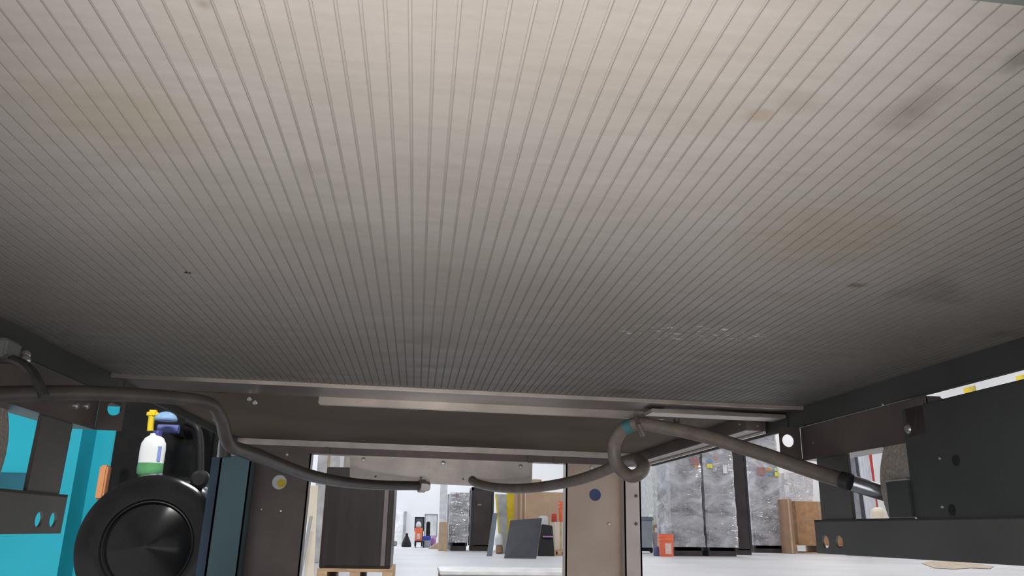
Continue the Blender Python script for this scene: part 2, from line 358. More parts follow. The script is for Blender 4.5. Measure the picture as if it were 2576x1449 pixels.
# far legs: folded plates standing on the floor
FZ = -CAMH-0.0
def leg_plate(name, pl, pr_, ptop, y, m, d=0.05, bl=None, br=None):
    a, b = MY(pl, ptop, y), MY(pr_, ptop, y)
    pts = [M(a.x, y, a.z), M(b.x, y, b.z), M(*(V((b.x, y, 0))+V((0, 0, -1))))]
    def fl(x):
        p = M(x, y, 0); q = M(x, y, -1); t = p.z/(p.z-q.z); return p+(q-p)*t
    pts = [M(a.x, y, a.z), M(b.x, y, b.z), fl(b.x), fl(a.x)]
    mb = MB().prism(pts, MT @ V((0, 0.005, 0)))
    for x in (a.x, b.x-0.005):                          # returns folded back
        q = [M(x, y, a.z), M(x+0.005, y, a.z), fl(x+0.005), fl(x)]
        mb.prism(q, MT @ V((0, d, 0)))
    return mb.build(name, m, machine)
lg = leg_plate('leg', 632, 786, 1122, YF+0.012, STEEL)
yl = YF+0.012
o = MB().lathe([(0.0215, 0), (0.0215, 0.002)], M(*MY(703, 1213, yl)), MT @ V((0, -1, 0)), 24).build('hole', WHITEP, lg)
o = MB().lathe([(0.0125, 0), (0.0125, 0.0015)], M(*MY(708, 1216, yl-0.002)), MT @ V((0, -1, 0)), 20).build('plug', YELLOW, lg)
for px, py, r in ((723, 1143, 0.006), (777, 1198, 0.004), (707, 1285, 0.0045), (658, 1281, 0.003)): bolt(px, py, yl, r, lg)
lp = leg_plate('corner_post', 556, 634, 1146, YF-0.06, BLUEST, 0.06)
_a, _b = MY(546, 1150, YF-0.05), MY(556, 1150, YF-0.05)
_f = M(_a.x, YF-0.05, 0).z/(M(_a.x, YF-0.05, 0).z-M(_a.x, YF-0.05, -1).z)
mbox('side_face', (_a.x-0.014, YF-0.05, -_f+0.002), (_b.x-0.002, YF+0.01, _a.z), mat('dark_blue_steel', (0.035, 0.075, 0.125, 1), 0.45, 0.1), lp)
rg = leg_plate('leg', 1424, 1569, 1150, YF+0.012, TAUPE)
MB().lathe([(0.0185, 0), (0.0185, 0.002)], M(*MY(1497, 1245, yl)), MT @ V((0, -1, 0)), 24).build('plug', BLUEDOT, rg)
for px, py, r in ((1488, 1177, 0.006), (1532, 1318, 0.005)): bolt(px, py, yl, r, rg, WHITEP if px < 1500 else BOLT)
rp = leg_plate('corner_post', 1569, 1611, 1190, YF-0.02, BEIGE, 0.05)
for py in (1248, 1318): bolt(1600, py, YF-0.02, 0.005, rp, STEEL, name='hole')

# right and left side frames: upper beam, lower beam, post, drum and housing on each side
def side_frame(sx, x, ye, ypost):
    T = lambda a: (sx*a)
    lo = lambda a, b: (min(a, b), max(a, b))
    t = x+sx*0.004
    a, b = lo(x, t)
    ub = mbox('upper_beam', (a, 1.075, 0.147), (b, ye, 0.2115), STEEL, bevel=0.001)
    c, d = lo(x, x+sx*0.05)
    mbox('flange', (c, 1.075, 0.147), (d, ye, 0.151), STEEL, ub)
    # end plate turned inward, with a round hole
    e, f = lo(x-sx*0.043, x)
    cx, cz, r = (x-sx*0.026), 0.185, 0.0125
    n = 24; outer = []; inner = []
    for i in range(n):
        th = 2*math.pi*i/n+math.pi/4
        s = max(abs(math.cos(th)), abs(math.sin(th)))
        ux, uz = math.cos(th)/s, math.sin(th)/s
        ox = cx+ux*((f-cx) if ux > 0 else (cx-e)); oz = cz+uz*((0.2115-cz) if uz > 0 else (cz-0.147))
        outer.append((ox, oz)); inner.append((cx+r*math.cos(th), cz+r*math.sin(th)))
    mb = MB()
    vs = [M(p[0], ye+dy, p[1]) for dy in (0, 0.004) for ring in (outer, inner) for p in ring]
    fs = []
    for i in range(n):
        j = (i+1) % n
        fs += [(i, j, n+j, n+i), (2*n+i, 3*n+i, 3*n+j, 2*n+j), (i, 2*n+i, 2*n+j, j), (n+i, n+j, 3*n+j, 3*n+i)]
    mb.add(vs, fs).build('end_plate', STEEL, ub)
    # lower beam with two long holes near its far end
    y_far = ypost+0.075
    z0, z1 = -0.0235, 0.036
    slots = [(y_far-0.036, 0.0125), (y_far-0.084, 0.0125)]
    mb = MB()
    ys = [0.62]+sum([[c_-0.018, c_+0.018] for c_, w_ in sorted(slots)], [])+[y_far]
    for i in range(0, len(ys)-1, 2):
        p, q = lo(x, t); mb.box((p, ys[i], z0), (q, ys[i+1], z1), T=lambda v: M(*v))
    for cy, wy in slots:
        cz_, n = -0.003, 24; outer = []; inner = []
        for i in range(n):
            th = 2*math.pi*i/n+math.pi/4; m_ = max(abs(math.cos(th)), abs(math.sin(th)))
            uy, uz = math.cos(th)/m_, math.sin(th)/m_
            outer.append((cy+uy*0.018, cz_+uz*((z1-cz_) if uz > 0 else (cz_-z0))))
            inner.append((cy+wy*math.cos(th), cz_+0.0115*math.sin(th)))
        vs = [M(xx, p_[0], p_[1]) for xx in (x, t) for ring in (outer, inner) for p_ in ring]; fs = []
        for i in range(n):
            j = (i+1) % n
            fs += [(i, j, n+j, n+i), (2*n+i, 3*n+i, 3*n+j, 2*n+j), (n+i, n+j, 3*n+j, 3*n+i), (i, 2*n+i, 2*n+j, j)]
        mb.add(vs, fs)
    lb = mb.build('lower_beam', BEAMG, machine)
    mbox('flange', (c, 0.62, z1-0.004), (d, y_far, z1), BEAMG, lb)
    # post between the beams
    p, q = lo(x+sx*0.006, x+sx*0.012)
    mbox('post', (p, ypost-0.052, 0.036), (q, ypost+0.058, 0.147), BEAMG, bevel=0.001)
    return ub, lb
ubR, lbR = side_frame(1, XR, 1.473, 1.372)
ubL, lbL = side_frame(-1, XL, 1.425, 1.295)
bolt_x(2222, 1018, XR, 0.003, ubR); bolt_x(2046, 1114, XR, 0.0022, ubR); bolt_x(2290, 1079, XR, 0.008, ubR)
bolt_x(2304, 1045, XR, 0.009, ubR, HOLE, 'hole', 0.1)
mbox('clamp_block', (XR-0.004, 1.075, 0.151), (XR+0.03, 1.125, 0.211), STEEL, ubR, bevel=0.003)
bolt_x(190, 1020, XL, 0.0055, ubL); bolt_x(217, 1021, XL, 0.0055, ubL)
# round end housing (drum) behind each frame
def drum(sx, x):
    yc, zc, R = 1.13, 0.086, 0.1
    pr_ = [(R*0.35, 0.012), (R*0.9, 0.010), (R*0.93, 0), (R*0.985, 0), (R, -0.006), (R, -0.16), (R*0.9, -0.165)]
    o = MB().lathe(pr_, M(x, yc, zc), MT @ V((-sx, 0, 0)), 56).build('drum', CAST, machine, smooth=True)
    MB().lathe([(R*0.99, 0.003), (R*1.02, 0.002), (R*1.02, -0.012), (R*0.99, -0.013)], M(x, yc, zc), MT @ V((-sx, 0, 0)), 56).build('rim', STEEL, o, smooth=True)
    return o
drum(1, XR+0.012); drum(-1, XL-0.044)
gp = mbox('guard_plate', (XR-0.008, 1.131, 0.037), (XR-0.003, 1.188, 0.090), STEELG)
mbox('plate_edge', (XR-0.009, 1.132, 0.0905), (XR-0.003, 1.186, 0.093), GALV, gp)
mbox('rail_filler', (XL-0.06, 1.41, 0.206), (XL-0.011, 1.56, HZ+0.01), STEELG)  # filler box added to close the gap beside the left rail
# closed housings beside the camera
hb = mbox('side_housing', (XR-0.004, 0.32, 0.036), (XR+0.10, 1.132, 0.199), STEELG, bevel=0.002)
bolt_x(2365, 1153, XR-0.004, 0.0025, hb); bolt_x(2372, 1275, XR-0.004, 0.0025, hb)
bolt_x(2306, 1303, XR-0.004, 0.0022, hb)
for px, py in ((2405, 1158), (2395, 1283)): bolt_x(px, py, XR-0.004, 0.008, hb, HOLE, 'hole', 0.1)
mbox('lower_cover', (XR+0.006, 0.32, -0.0235), (XR+0.10, 1.10, 0.030), STEELG)
mbox('side_housing', (XL-0.14, 0.32, 0.036), (XL-0.046, 1.03, 0.199), STEELG, bevel=0.002)
mbox('lower_cover', (XL-0.10, 0.32, -0.0235), (XL-0.006, 1.03, 0.030), STEELG)
# small connector, bolt and loose cable on the left rail
q = MY(14, 880, 1.05)
jb = mbox('junction_block', (q.x-0.02, 1.03, q.z-0.012), (q.x+0.010, 1.07, q.z+0.012), mat('grey_green_box', (0.16, 0.17, 0.155, 1), 0.45), bevel=0.003)
bolt(64, 893, 1.08, 0.007, jb); bolt(66, 905, 1.07, 0.006, jb)
cb = MB().tube([M(*p) for p in smoothpath([MY(-20, 905, 1.06), MY(30, 905, 1.05), MY(70, 925, 1.03), MY(95, 960, 1.0), MY(112, 1000, 0.99)])], 0.006, 8).build('loose_cable', HOSED, machine, smooth=True)

# hoses
R1 = 0.0133
p1 = [(2135,1213,1.255),(2050,1187,1.31),(1900,1136,1.39),(1760,1094,1.46),(1660,1073,1.51),(1603,1066,1.535),(1565,1082,1.56),(1546,1115,1.58),(1546,1150,1.585),(1560,1180,1.58),(1588,1198,1.565),(1612,1188,1.55),(1618,1168,1.58),(1598,1156,1.66),(1560,1166,1.75),(1510,1188,1.85),(1450,1208,1.96),(1380,1222,2.09),(1310,1229,2.22),(1245,1226,2.36),(1200,1216,2.47),(1185,1205,2.54)]
h1 = MB().tube([M(*p) for p in smoothpath([MY(*p) for p in p1])], R1, 14).build('looped_hose', HOSE, machine, smooth=True)
MB().tube([M(*MY(2142, 1215, 1.25)), M(*MY(2226, 1241, 1.238))], R1*1.0, 16).build('chrome_fitting', CHROME, h1, smooth=True)
MB().tube([M(*MY(2118, 1208, 1.265)), M(*MY(2141, 1215, 1.252))], R1*1.14, 16).build('collar', HOSED, h1, smooth=True)
MB().tube([M(*MY(1573, 1076, 1.553)), M(*MY(1583, 1071, 1.547)), M(*MY(1592, 1068, 1.541))], R1*1.06, 14).build('tape_wrap', TAPE, h1, smooth=True)
MB().tube([M(*MY(1600, 1048, 1.53)), M(*MY(1606, 1068, 1.52)), M(*MY(1618, 1096, 1.53))], 0.0055, 8).build('clip', STEEL, h1, smooth=True)
p2 = [(-60,994,0.99),(60,990,1.04),(200,988,1.10),(330,993,1.16),(430,1000,1.21),(505,1009,1.25),(540,1024,1.28),(558,1058,1.30),(566,1095,1.33),(580,1121,1.37),(612,1134,1.43),(654,1149,1.51),(710,1172,1.63),(780,1196,1.79),(860,1212,1.98),(950,1220,2.16),(1050,1222,2.34)]
_pp = smoothpath([MY(*p) for p in p2])
h2 = MB().tube([M(*p) for p in _pp], [R1*(0.76+0.22*min(1, max(0, (p.y-1.3)/0.2))) for p in _pp], 14).build('sagging_hose', HOSED, machine, smooth=True)
h2.data.materials[0] = mat('dark_brown_hose', (0.07, 0.06, 0.055, 1), 0.42, 0, 0.15, 25)
MB().lathe([(0.013, 0), (0.019, 0.002), (0.019, 0.022), (0.014, 0.024), (0.014, 0.034), (0.008, 0.036)], M(*MY(1052, 1222, 2.34)), (M(*MY(1085, 1224, 2.36))-M(*MY(1052, 1222, 2.34))), 6).build('coupler', GALV, h2)
# upright bumper at the left corner
MB().tube([M(*p) for p in smoothpath([MY(546,1046,1.66), MY(562,1068,1.66), MY(568,1100,1.66), MY(566,1150,1.66)])], 0.012, 10).build('corner_bumper', STEELG, machine, smooth=True)
bolt(572, 1100, 1.63, 0.005, machine)

# ------------------------------------------------------------------ helpers for things on the floor
def fbox(px0, px1, ptop, y, depth, z0=0.0):
    a, b = WY(px0, 1380, y), WY(px1, 1380, y)
    return (a.x, y, z0), (b.x, y+depth, WY((px0+px1)/2, ptop, y).z)
def carton(label, px0, px1, ptop, y, depth, z0=0.0, m=CARD, name='carton', cat='box', group=None):
    a, b = fbox(px0, px1, ptop, y, depth, z0)
    t = thing(name, label, cat, ((a[0]+b[0])/2, (a[1]+b[1])/2, a[2]), group)
    MB().box(a, b).build('box_body', m, t, bevel=0.006)
    xm = (a[0]+b[0])/2
    MB().box((xm-0.02, a[1]-0.002, a[2]+0.01), (xm+0.02, b[1], b[2]+0.002)).build('tape', mat('packing_tape', (0.55, 0.42, 0.28, 1), 0.3), t)
    return t
def pallet(label, px0, px1, y, depth, h=0.14, m=WOOD):
    a, b = WY(px0, 1400, y).x, WY(px1, 1400, y).x
    t = thing('pallet', label, 'pallet', ((a+b)/2, y+depth/2, 0), 'wooden pallets')
    n = 6; dw = depth/n
    for i in range(n):
        MB().box((a, y+i*dw, h-0.022), (b, y+i*dw+dw*0.72, h)).build('deck_board', m, t)
    for x in (a, (a+b)/2-0.04, b-0.08):
        MB().box((x, y, 0.02), (x+0.08, y+depth, h-0.022)).build('stringer', m, t)
    for i in (0, n-1):
        MB().box((a, y+i*dw, 0), (b, y+i*dw+dw*0.72, 0.02)).build('bottom_board', m, t)
    return t
def bucket(label, px, pyb, w, ptop, y, z0=0.0, name='bucket'):
    c = WY(px, pyb, y); r = w/2*y/2040.0; h = WY(px, ptop, y).z-z0
    t = thing(name, label, 'bucket', (c.x, y, z0), 'orange buckets')
    MB().lathe([(r*0.84, 0), (r*0.86, 0.01), (r*0.93, h*0.68), (r*0.99, h*0.69), (r*0.99, h*0.72), (r*0.94, h*0.73), (r*0.95, h*0.85), (r*1.0, h*0.86), (r*1.0, h*0.9), (r*0.96, h*0.91), (r*0.98, h*0.985), (r, h), (r*0.93, h), (r*0.8, 0.02)], (c.x, y, z0), n=28).build('pail', ORANGE, t, smooth=True)
    pts = []
    for i in range(13):
        th = math.pi*i/12; pts.append(V((c.x+math.cos(th)*r, y-r*0.25*math.sin(th), z0+h*0.9-0.10*h*math.sin(th))))
    MB().tube(pts, 0.004, 6).build('handle', BOLT, t, smooth=True)
    # printed patch on the front
    mb = MB(); n = 8; vs = []
    for i in range(n+1):
        th = -math.pi/2-0.45+0.9*i/n; k_ = 0.895
        for zz, kk in ((h*0.12, 0.875), (h*0.58, 0.925)):
            vs.append((c.x+math.cos(th)*r*(kk+0.006), y+math.sin(th)*r*(kk+0.006), z0+zz))
    mb.add(vs, [(2*i, 2*i+2, 2*i+3, 2*i+1) for i in range(n)]).build('printed_patch', PRINT, t)
    return t
def crinkle(a, b, amp, seed, nx=10, nz=26):
    """stretch film shell around a box, pulled in and wrinkled"""
    x0, y0, z0 = a; x1, y1, z1 = b; per = []
    for i in range(nx): per.append((x0+(x1-x0)*i/nx, y0, 0, -1))
    for i in range(nx): per.append((x1, y0+(y1-y0)*i/nx, 1, 0))
    for i in range(nx): per.append((x1-(x1-x0)*i/nx, y1, 0, 1))
    for i in range(nx): per.append((x0, y1-(y1-y0)*i/nx, -1, 0))
    n = len(per); vs = []; fs = []
    for j in range(nz+1):
        z = z0+(z1-z0)*j/nz
        for i, (x, y, ux, uy) in enumerate(per):
            d = amp*(1.2*noise.noise(V((x*4+seed, y*4, z*5)))+0.6*noise.noise(V((x*11, y*11+seed, z*16))))+0.012
            vs.append((x+ux*d, y+uy*d, z))
    for j in range(nz):
        for i in range(n): fs.append((j*n+i, j*n+(i+1) % n, (j+1)*n+(i+1) % n, (j+1)*n+i))
    fs.append(tuple(nz*n+i for i in range(n)))
    return MB().add(vs, fs)
def rack(label, px0, px1, ptop, y, depth, wrapped, seed=0, stickers=(), name='server_rack', z0=0.20, skew=0.0):
    a, b = fbox(px0, px1, ptop, y, depth, z0)
    t = thing(name, label, 'rack', ((a[0]+b[0])/2, y+depth/2, 0), 'tall equipment racks')
    W = b[0]-a[0]
    MB().box((a[0]+0.02, y+0.02, 0), (b[0]-0.02, y+depth-0.02, z0*0.5)).build('skid', mat('dark_skid', (0.05, 0.04, 0.038, 1), 0.7), t)
    for sx in (0, 1):
        for sy in (0, 1):
            x = a[0] if sx == 0 else b[0]-0.05; yy = y if sy == 0 else y+depth-0.05
            MB().box((x, yy, z0*0.5), (x+0.05, yy+0.05, b[2])).build('post', RACKB, t)
    MB().box((a[0], y, b[2]-0.06), (b[0], y+depth, b[2])).build('top_panel', RACKB, t)
    MB().box((a[0]+0.015, y+0.06, z0*0.5), (a[0]+0.03, y+depth-0.06, b[2]-0.06)).build('side_panel', RACKB, t)
    MB().box((b[0]-0.03, y+0.06, z0*0.5), (b[0]-0.015, y+depth-0.06, b[2]-0.06)).build('side_panel', RACKB, t)
    n = 7; rnd = random.Random(seed)
    zz = z0
    MB().box((a[0]+0.05, y+depth-0.03, z0*0.5), (b[0]-0.05, y+depth-0.015, b[2]-0.06)).build('back_panel', RACKB, t)
    if not wrapped:
        n = 0
        dm = mat('rack_brown_black', (0.050, 0.040, 0.042, 1), 0.3, 0.1, 0.15, 3)
        dd = MB().box((a[0]+0.052, y+0.004, z0*0.6), (b[0]-0.052, y+0.03, b[2]-0.065)).build('front_door', dm, t, bevel=0.004)
        MB().box((a[0]+0.07, y-0.012, z0+0.75), (a[0]+0.09, y+0.003, z0+0.95)).build('handle', RACKB, dd)
    for i in range(n):
        h = (b[2]-0.1-z0)/n
        MB().box((a[0]+0.05, y+(0.012 if not wrapped else 0.02), zz+0.008), (b[0]-0.05, y+depth-0.08, zz+h-0.008)).build('equipment_unit', RACKG if (wrapped and rnd.random() < 0.75) else RACKB, t)
        zz += h
    if wrapped:
        crinkle((a[0]-0.01, y-0.01, 0.17), (b[0]+0.01, y+depth+0.01, b[2]+0.01), 0.022, seed*3.7).build('stretch_film', FILM, t, smooth=True)
    for (px, py, w_, h_, m_) in stickers:
        q = WY(px, py, y-0.045); k_ = y/2040.0
        MB().box((q.x-w_*k_/2, y-0.05, q.z-h_*k_/2), (q.x+w_*k_/2, y-0.046, q.z+h_*k_/2)).build('sticker', m_, t)
    return t
STK_Y = mat('yellow_sticker', (0.85, 0.80, 0.12, 1), 0.5); STK_W = mat('white_sticker', (0.85, 0.83, 0.88, 1), 0.5)
STK_O = mat('orange_sticker', (0.85, 0.33, 0.05, 1), 0.5); STK_B = mat('blue_sticker', (0.20, 0.38, 0.62, 1), 0.5)
STK_R = mat('dusky_red_sticker', (0.42, 0.22, 0.22, 1), 0.5)

# ------------------------------------------------------------------ left: floor scrubber and spray bottle
ys = 2.95
sl = WY(365, 1380, ys)
scr = thing('floor_scrubber', 'teal and black floor cleaning machine beyond the left frame', 'floor scrubber', (sl.x-0.45, 3.4, 0))
xa = WY(282, 1200, 3.05).x
MB().box((xa-1.15, 3.05, 0.12), (xa, 4.2, 1.02)).build('body_shell', TEAL, scr, bevel=0.13, seg=6, smooth=True)
MB().box((xa-0.55, 3.035, 0.50), (xa-0.26, 3.055, 0.62)).build('recess_shade', mat('teal_shadow_plastic', (0.006, 0.09, 0.13, 1), 0.5), scr, bevel=0.005)  # shade of a recess put into the darker teal of a thin panel
q0, q1 = WY(240, 1235, 3.0), WY(272, 1170, 3.0)
MB().box((q0.x, 3.0, q0.z-0.03), (q1.x, 3.04, q1.z)).build('orange_tag', ORANGEW, scr, bevel=0.006)
xm0, xm1 = WY(285, 1100, 3.12).x, WY(548, 1100, 3.12).x
MB().box((xm0, 3.12, 0.10), (xm1, 3.45, 1.0)).build('column', BLACK, scr, bevel=0.02, smooth=True)
MB().tube(smoothpath([WY(470,1062,3.08), WY(494,1075,3.06), WY(503,1110,3.06), WY(503,1200,3.06)]), 0.013, 10).build('hand_rail', BLACKM, scr, smooth=True)
ct = WY(364, 1374, 2.72); R = 173*2.72/2030
prof = [(R*0.02, 0.030), (R*0.06, 0.028), (R*0.30, 0.012), (R*0.54, -0.010), (R*0.58, -0.014), (R*0.60, -0.008), (R*0.63, 0.0), (R*0.88, 0.004), (R*0.96, -0.006), (R, -0.04), (R, -0.30), (R*0.9, -0.33)]
dr = MB().lathe(prof, (ct.x, 2.74, ct.z), (0, -1, 0), 64).build('round_tank', BLACK, scr, smooth=True)
MB().lathe([(R*0.575, -0.014), (R*0.59, -0.004), (R*0.605, -0.005), (R*0.60, -0.02)], (ct.x, 2.74, ct.z), (0, -1, 0), 64).build('ring', BLACKM, dr, smooth=True)
kn = WY(508, 1207, 2.78)
MB().lathe([(0.028, 0), (0.03, 0.012), (0.03, 0.03), (0.02, 0.04)], kn, (0, -1, 0), 20).build('knob', BLACKM, scr, smooth=True)
MB().box((ct.x-0.2, 2.75, 0.02), (ct.x+0.2, 3.1, ct.z-R*0.8)).build('squeegee_base', BLACKM, scr, bevel=0.01)
for x in (xa-1.0, xa-0.1):
    MB().lathe([(0.05, -0.03), (0.11, -0.028), (0.12, -0.015), (0.12, 0.015), (0.11, 0.028), (0.05, 0.03)], (x, 3.9, 0.12), (1, 0, 0), 24).build('wheel', BLACKM, scr, smooth=True)
# a blue bar on the column that the bottle hangs from
a, b = WY(398, 1078, 3.02), WY(450, 1080, 3.02)
MB().tube([a, b], 0.016, 12).build('blue_handle', PERI, scr, smooth=True)
MB().box((b.x-0.03, 3.02, b.z-0.02), (b.x-0.005, 3.13, b.z+0.01)).build('handle_bracket', BLACKM, scr)
# spray bottle
yb = 2.94; bc = WY(375, 1195, yb); kz = yb/2030.0
sp = thing('spray_bottle', 'white spray bottle with green base and yellow trigger hanging on black column', 'bottle', tuple(bc))
def bz(py): return WY(375, py, yb).z
rb = 31*kz
def ell(prof, m, nm, par, n=28, cx=bc.x):
    mb = MB(); vs = []; fs = []
    for (r, z) in prof:
        for i in range(n):
            t = 2*math.pi*i/n; vs.append((cx+math.cos(t)*r, yb+math.sin(t)*r*0.62, z))
    for j in range(len(prof)-1):
        for i in range(n): fs.append((j*n+i, j*n+(i+1) % n, (j+1)*n+(i+1) % n, (j+1)*n+i))
    fs += [tuple(range(n)), tuple((len(prof)-1)*n+i for i in range(n))]
    return mb.add(vs, fs).build(nm, m, par, smooth=True)
bd = ell([(rb*0.97, bz(1165)), (rb*0.98, bz(1130)), (rb*0.93, bz(1115)), (rb*0.72, bz(1102)), (rb*0.40, bz(1095)), (rb*0.36, bz(1090))], WHITEP, 'bottle_body', sp)
ell([(rb*0.80, bz(1196)), (rb*0.97, bz(1191)), (rb, bz(1180)), (rb*0.97, bz(1165))], GREENL, 'green_base', sp)
ell([(rb*0.36, bz(1101)), (rb*0.38, bz(1085)), (rb*0.30, bz(1083))], NAVY, 'cap', sp, cx=bc.x+5*kz)
a = WY(378, 1084, yb); b = WY(384, 1040, yb)
MB().tube([a, WY(379, 1068, yb), WY(382, 1052, yb), b], [0.011, 0.011, 0.012, 0.017], 12).build('trigger', YELLOW, sp, smooth=True)
c_ = WY(383, 1043, yb)
MB().box((c_.x-0.017, yb-0.016, c_.z-0.012), (c_.x+0.022, yb+0.016, c_.z+0.016)).build('trigger_head', YELLOW, sp, bevel=0.008, smooth=True)
d_ = WY(418, 1050, yb)
MB().lathe([(0.038, -0.012), (0.040, -0.006), (0.034, 0.006), (0.022, 0.016), (0.008, 0.020)], d_, (0, 0, 1), 20).build('sprayer_head', SKYB, sp, smooth=True)
q = WY(398, 1140, yb-0.022)
MB().box((q.x-0.008, yb-0.0225, q.z-0.028), (q.x+0.008, yb-0.018, q.z+0.024)).build('blue_print', mat('blue_print', (0.22, 0.30, 0.66, 1), 0.5), sp)

# ------------------------------------------------------------------ middle: cabinet on its pallet, low platform, plank
yc = 6.6
pallet('low wooden pallet under the dark brown cabinet', 800, 990, yc-0.08, 1.0)
a, b = fbox(806, 984, 1176, yc, 0.85, 0.14)
cab = thing('cabinet', 'dark brown upright cabinet on a wooden pallet', 'cabinet', ((a[0]+b[0])/2, yc+0.4, 0.14))
MB().box(a, b).build('body', BROWNC, cab, bevel=0.006)
W = b[0]-a[0]
MB().box((a[0]+0.02, yc-0.014, a[2]+0.02), (b[0]-0.085, yc-0.001, b[2]-0.02)).build('front_panel', BROWNC, cab, bevel=0.004)
MB().box((b[0]-0.078, yc-0.010, a[2]+0.02), (b[0]-0.045, yc-0.001, b[2]-0.02)).build('trim_strip', mat('mauve_grey_trim', (0.24, 0.20, 0.205, 1), 0.3, 0.2), cab, bevel=0.003)
MB().box((b[0]-0.038, yc-0.012, a[2]+0.02), (b[0]-0.004, yc-0.001, b[2]-0.02)).build('edge_strip', BROWNC, cab, bevel=0.003)
# pale plank leaning on the cabinet
b0, b1, t1, t0 = WY(766, 1449, 6.1), WY(791, 1449, 6.1), WY(800, 1222, 6.4), WY(779, 1222, 6.4)
b0.z = b1.z = 0
tag(MB().prism([b0, b1, t1, t0], (0, 0.02, 0.003)).build('plank', CREAM, bevel=0.002), 'cream plank leaning beside the dark brown cabinet', 'plank')
x0 = WY(760, 1440, 6.0).x; x1 = WY(766, 1440, 6.0).x
tag(MB().tube([(x0, 5.8, 0.008), (WY(783, 1300, 6.08).x, 6.08, WY(783, 1300, 6.08).z)], 0.012, 8).build('metal_rod', GREYM), 'thin grey metal rod leaning against the cream plank', 'rod')
# white low platform
fa = WF(1107, 1437, 0.16); fb = WF(1420, 1437, 0.16); ra = WF(1107, 1425, 0.16)
pl = thing('low_platform', 'low white platform on the floor in front of the leaning panels', 'platform', ((fa.x+fb.x)/2+0.2, fa.y+0.3, 0))
MB().box((fa.x, fa.y, 0.135), (fb.x+0.5, ra.y, 0.16)).build('top', mat('white_laminate', (0.80, 0.80, 0.79, 1), 0.4), pl, bevel=0.004)
MB().box((fa.x+0.01, fa.y+0.015, 0.0), (fb.x+0.49, fa.y+0.035, 0.135)).build('front_board', GREYM, pl)
MB().box((fa.x+0.01, fa.y+0.036, 0.0), (fa.x+0.03, ra.y-0.01, 0.135)).build('side_board', CARDD, pl)
MB().box((fb.x+0.46, fa.y+0.036, 0.0), (fb.x+0.49, ra.y-0.01, 0.135)).build('side_board', GREYM, pl)

# pale cartons seen above the cabinet
carton('white carton stack behind the cabinet seen under the hanging plate', 780, 838, 1120, 11.0, 0.6, 0, mat('white_carton', (0.72, 0.71, 0.72, 1), 0.6))
carton('grey carton seen just above the dark brown cabinet', 848, 868, 1130, 11.9, 0.5, 0, GREYM)

# ------------------------------------------------------------------ far left bay
a, b = WY(975, 1300, 23.9), WY(1016, 1300, 23.9)
d1 = struct(MB().box((a.x, 23.93, 0), (b.x, 24.0, WY(990, 1290, 23.9).z)).build('door_1', mat('white_door', (0.9, 0.91, 0.92, 1), 0.5)), 'plain white door in the far wall')
MB().box((b.x, 23.9, 0), (b.x+0.08, 24.0, WY(990, 1286, 23.9).z)).build('door_frame', GREYM, d1)
a, b = fbox(978, 998, 1361, 21.5, 0.4)
tag(MB().box(a, b).build('grey_box', mat('grey_green_crate', (0.30, 0.32, 0.30, 1), 0.6), bevel=0.02), 'low grey box on the floor at the foot of the white door', 'box')
c = WF(1022, 1376); h = WY(1025, 1341, c.y).z
bg = MB().lathe([(0.11, 0), (0.13, 0.03), (0.10, h*0.4), (0.06, h*0.65), (0.035, h*0.8), (0.03, h*0.97), (0.012, h)], c, n=14).build('dark_bag', BLACKM, smooth=True)
tag(bg, 'dark pointed bag standing on the floor left of the orange pail', 'bag')
yt = WF(1055, 1378).y
a, b = WY(1044, 1360, yt).x, WY(1068, 1360, yt).x; zt = WY(1055, 1361, yt).z
tr = thing('trolley', 'small dark trolley carrying the far orange pail', 'trolley', ((a+b)/2, yt+0.15, 0))
MB().box((a, yt, zt-0.03), (b, yt+0.3, zt)).build('tray', BLACKM, tr)
for x in (a+0.02, b-0.02):
    for yy in (yt+0.03, yt+0.27):
        MB().box((x-0.015, yy-0.015, 0.05), (x+0.015, yy+0.015, zt-0.03)).build('leg', BLACKM, tr)
        MB().lathe([(0.03, -0.01), (0.03, 0.01)], (x, yy, 0.03), (1, 0, 0), 12).build('caster', BLACKM, tr)
bucket('orange pail on the small dark trolley in the far bay', 1052, 1360, 20, 1328, yt+0.15, zt)
a = WY(1053, 1322, yt+0.15)
tag(MB().lathe([(0.02, 0), (0.05, 0.03), (0.07, 0.08), (0.05, 0.14), (0.015, 0.17)], (a.x, yt+0.15, WY(1052, 1330, yt+0.15).z), n=14).build('white_bag', WHITEP, smooth=True), 'crumpled white bag sticking up out of the far orange pail', 'bag')
def board(name, px0, px1, pt, pb, y, m, fm, label, cat, th=0.04):
    p, q = WY(px0, pb, y), WY(px1, pt, y)
    t = thing(name, label, cat, ((p.x+q.x)/2, y, 0))
    MB().box((p.x+0.03, y, p.z+0.03), (q.x-0.03, y+th*0.6, q.z-0.03)).build('panel', m, t)
    for (u0, v0, u1, v1) in ((p.x, p.z, q.x, p.z+0.03), (p.x, q.z-0.03, q.x, q.z), (p.x, p.z+0.03, p.x+0.03, q.z-0.03), (q.x-0.03, p.z+0.03, q.x, q.z-0.03)):
        MB().box((u0, y-0.01, v0), (u1, y+th, v1)).build('frame', fm, t)
    for x in (p.x+0.04, q.x-0.04): MB().box((x-0.02, y, 0), (x+0.02, y+th, p.z)).build('leg', fm, t)
    return t
board('screen', 1042, 1068, 1301, 1336, 21.6, mat('dark_screen', (0.10, 0.11, 0.13, 1), 0.3), BLACKM, 'dark screen on legs behind the far orange pail', 'screen')
board('whiteboard', 1066, 1102, 1293, 1350, 22.4, mat('whiteboard_face', (0.8, 0.82, 0.83, 1), 0.3), GREYM, 'whiteboard in a grey frame beside the dark screen', 'whiteboard')
a, b = fbox(1070, 1080, 1312, 21.2, 0.2); zb = WY(1075, 1338, 21.2).z
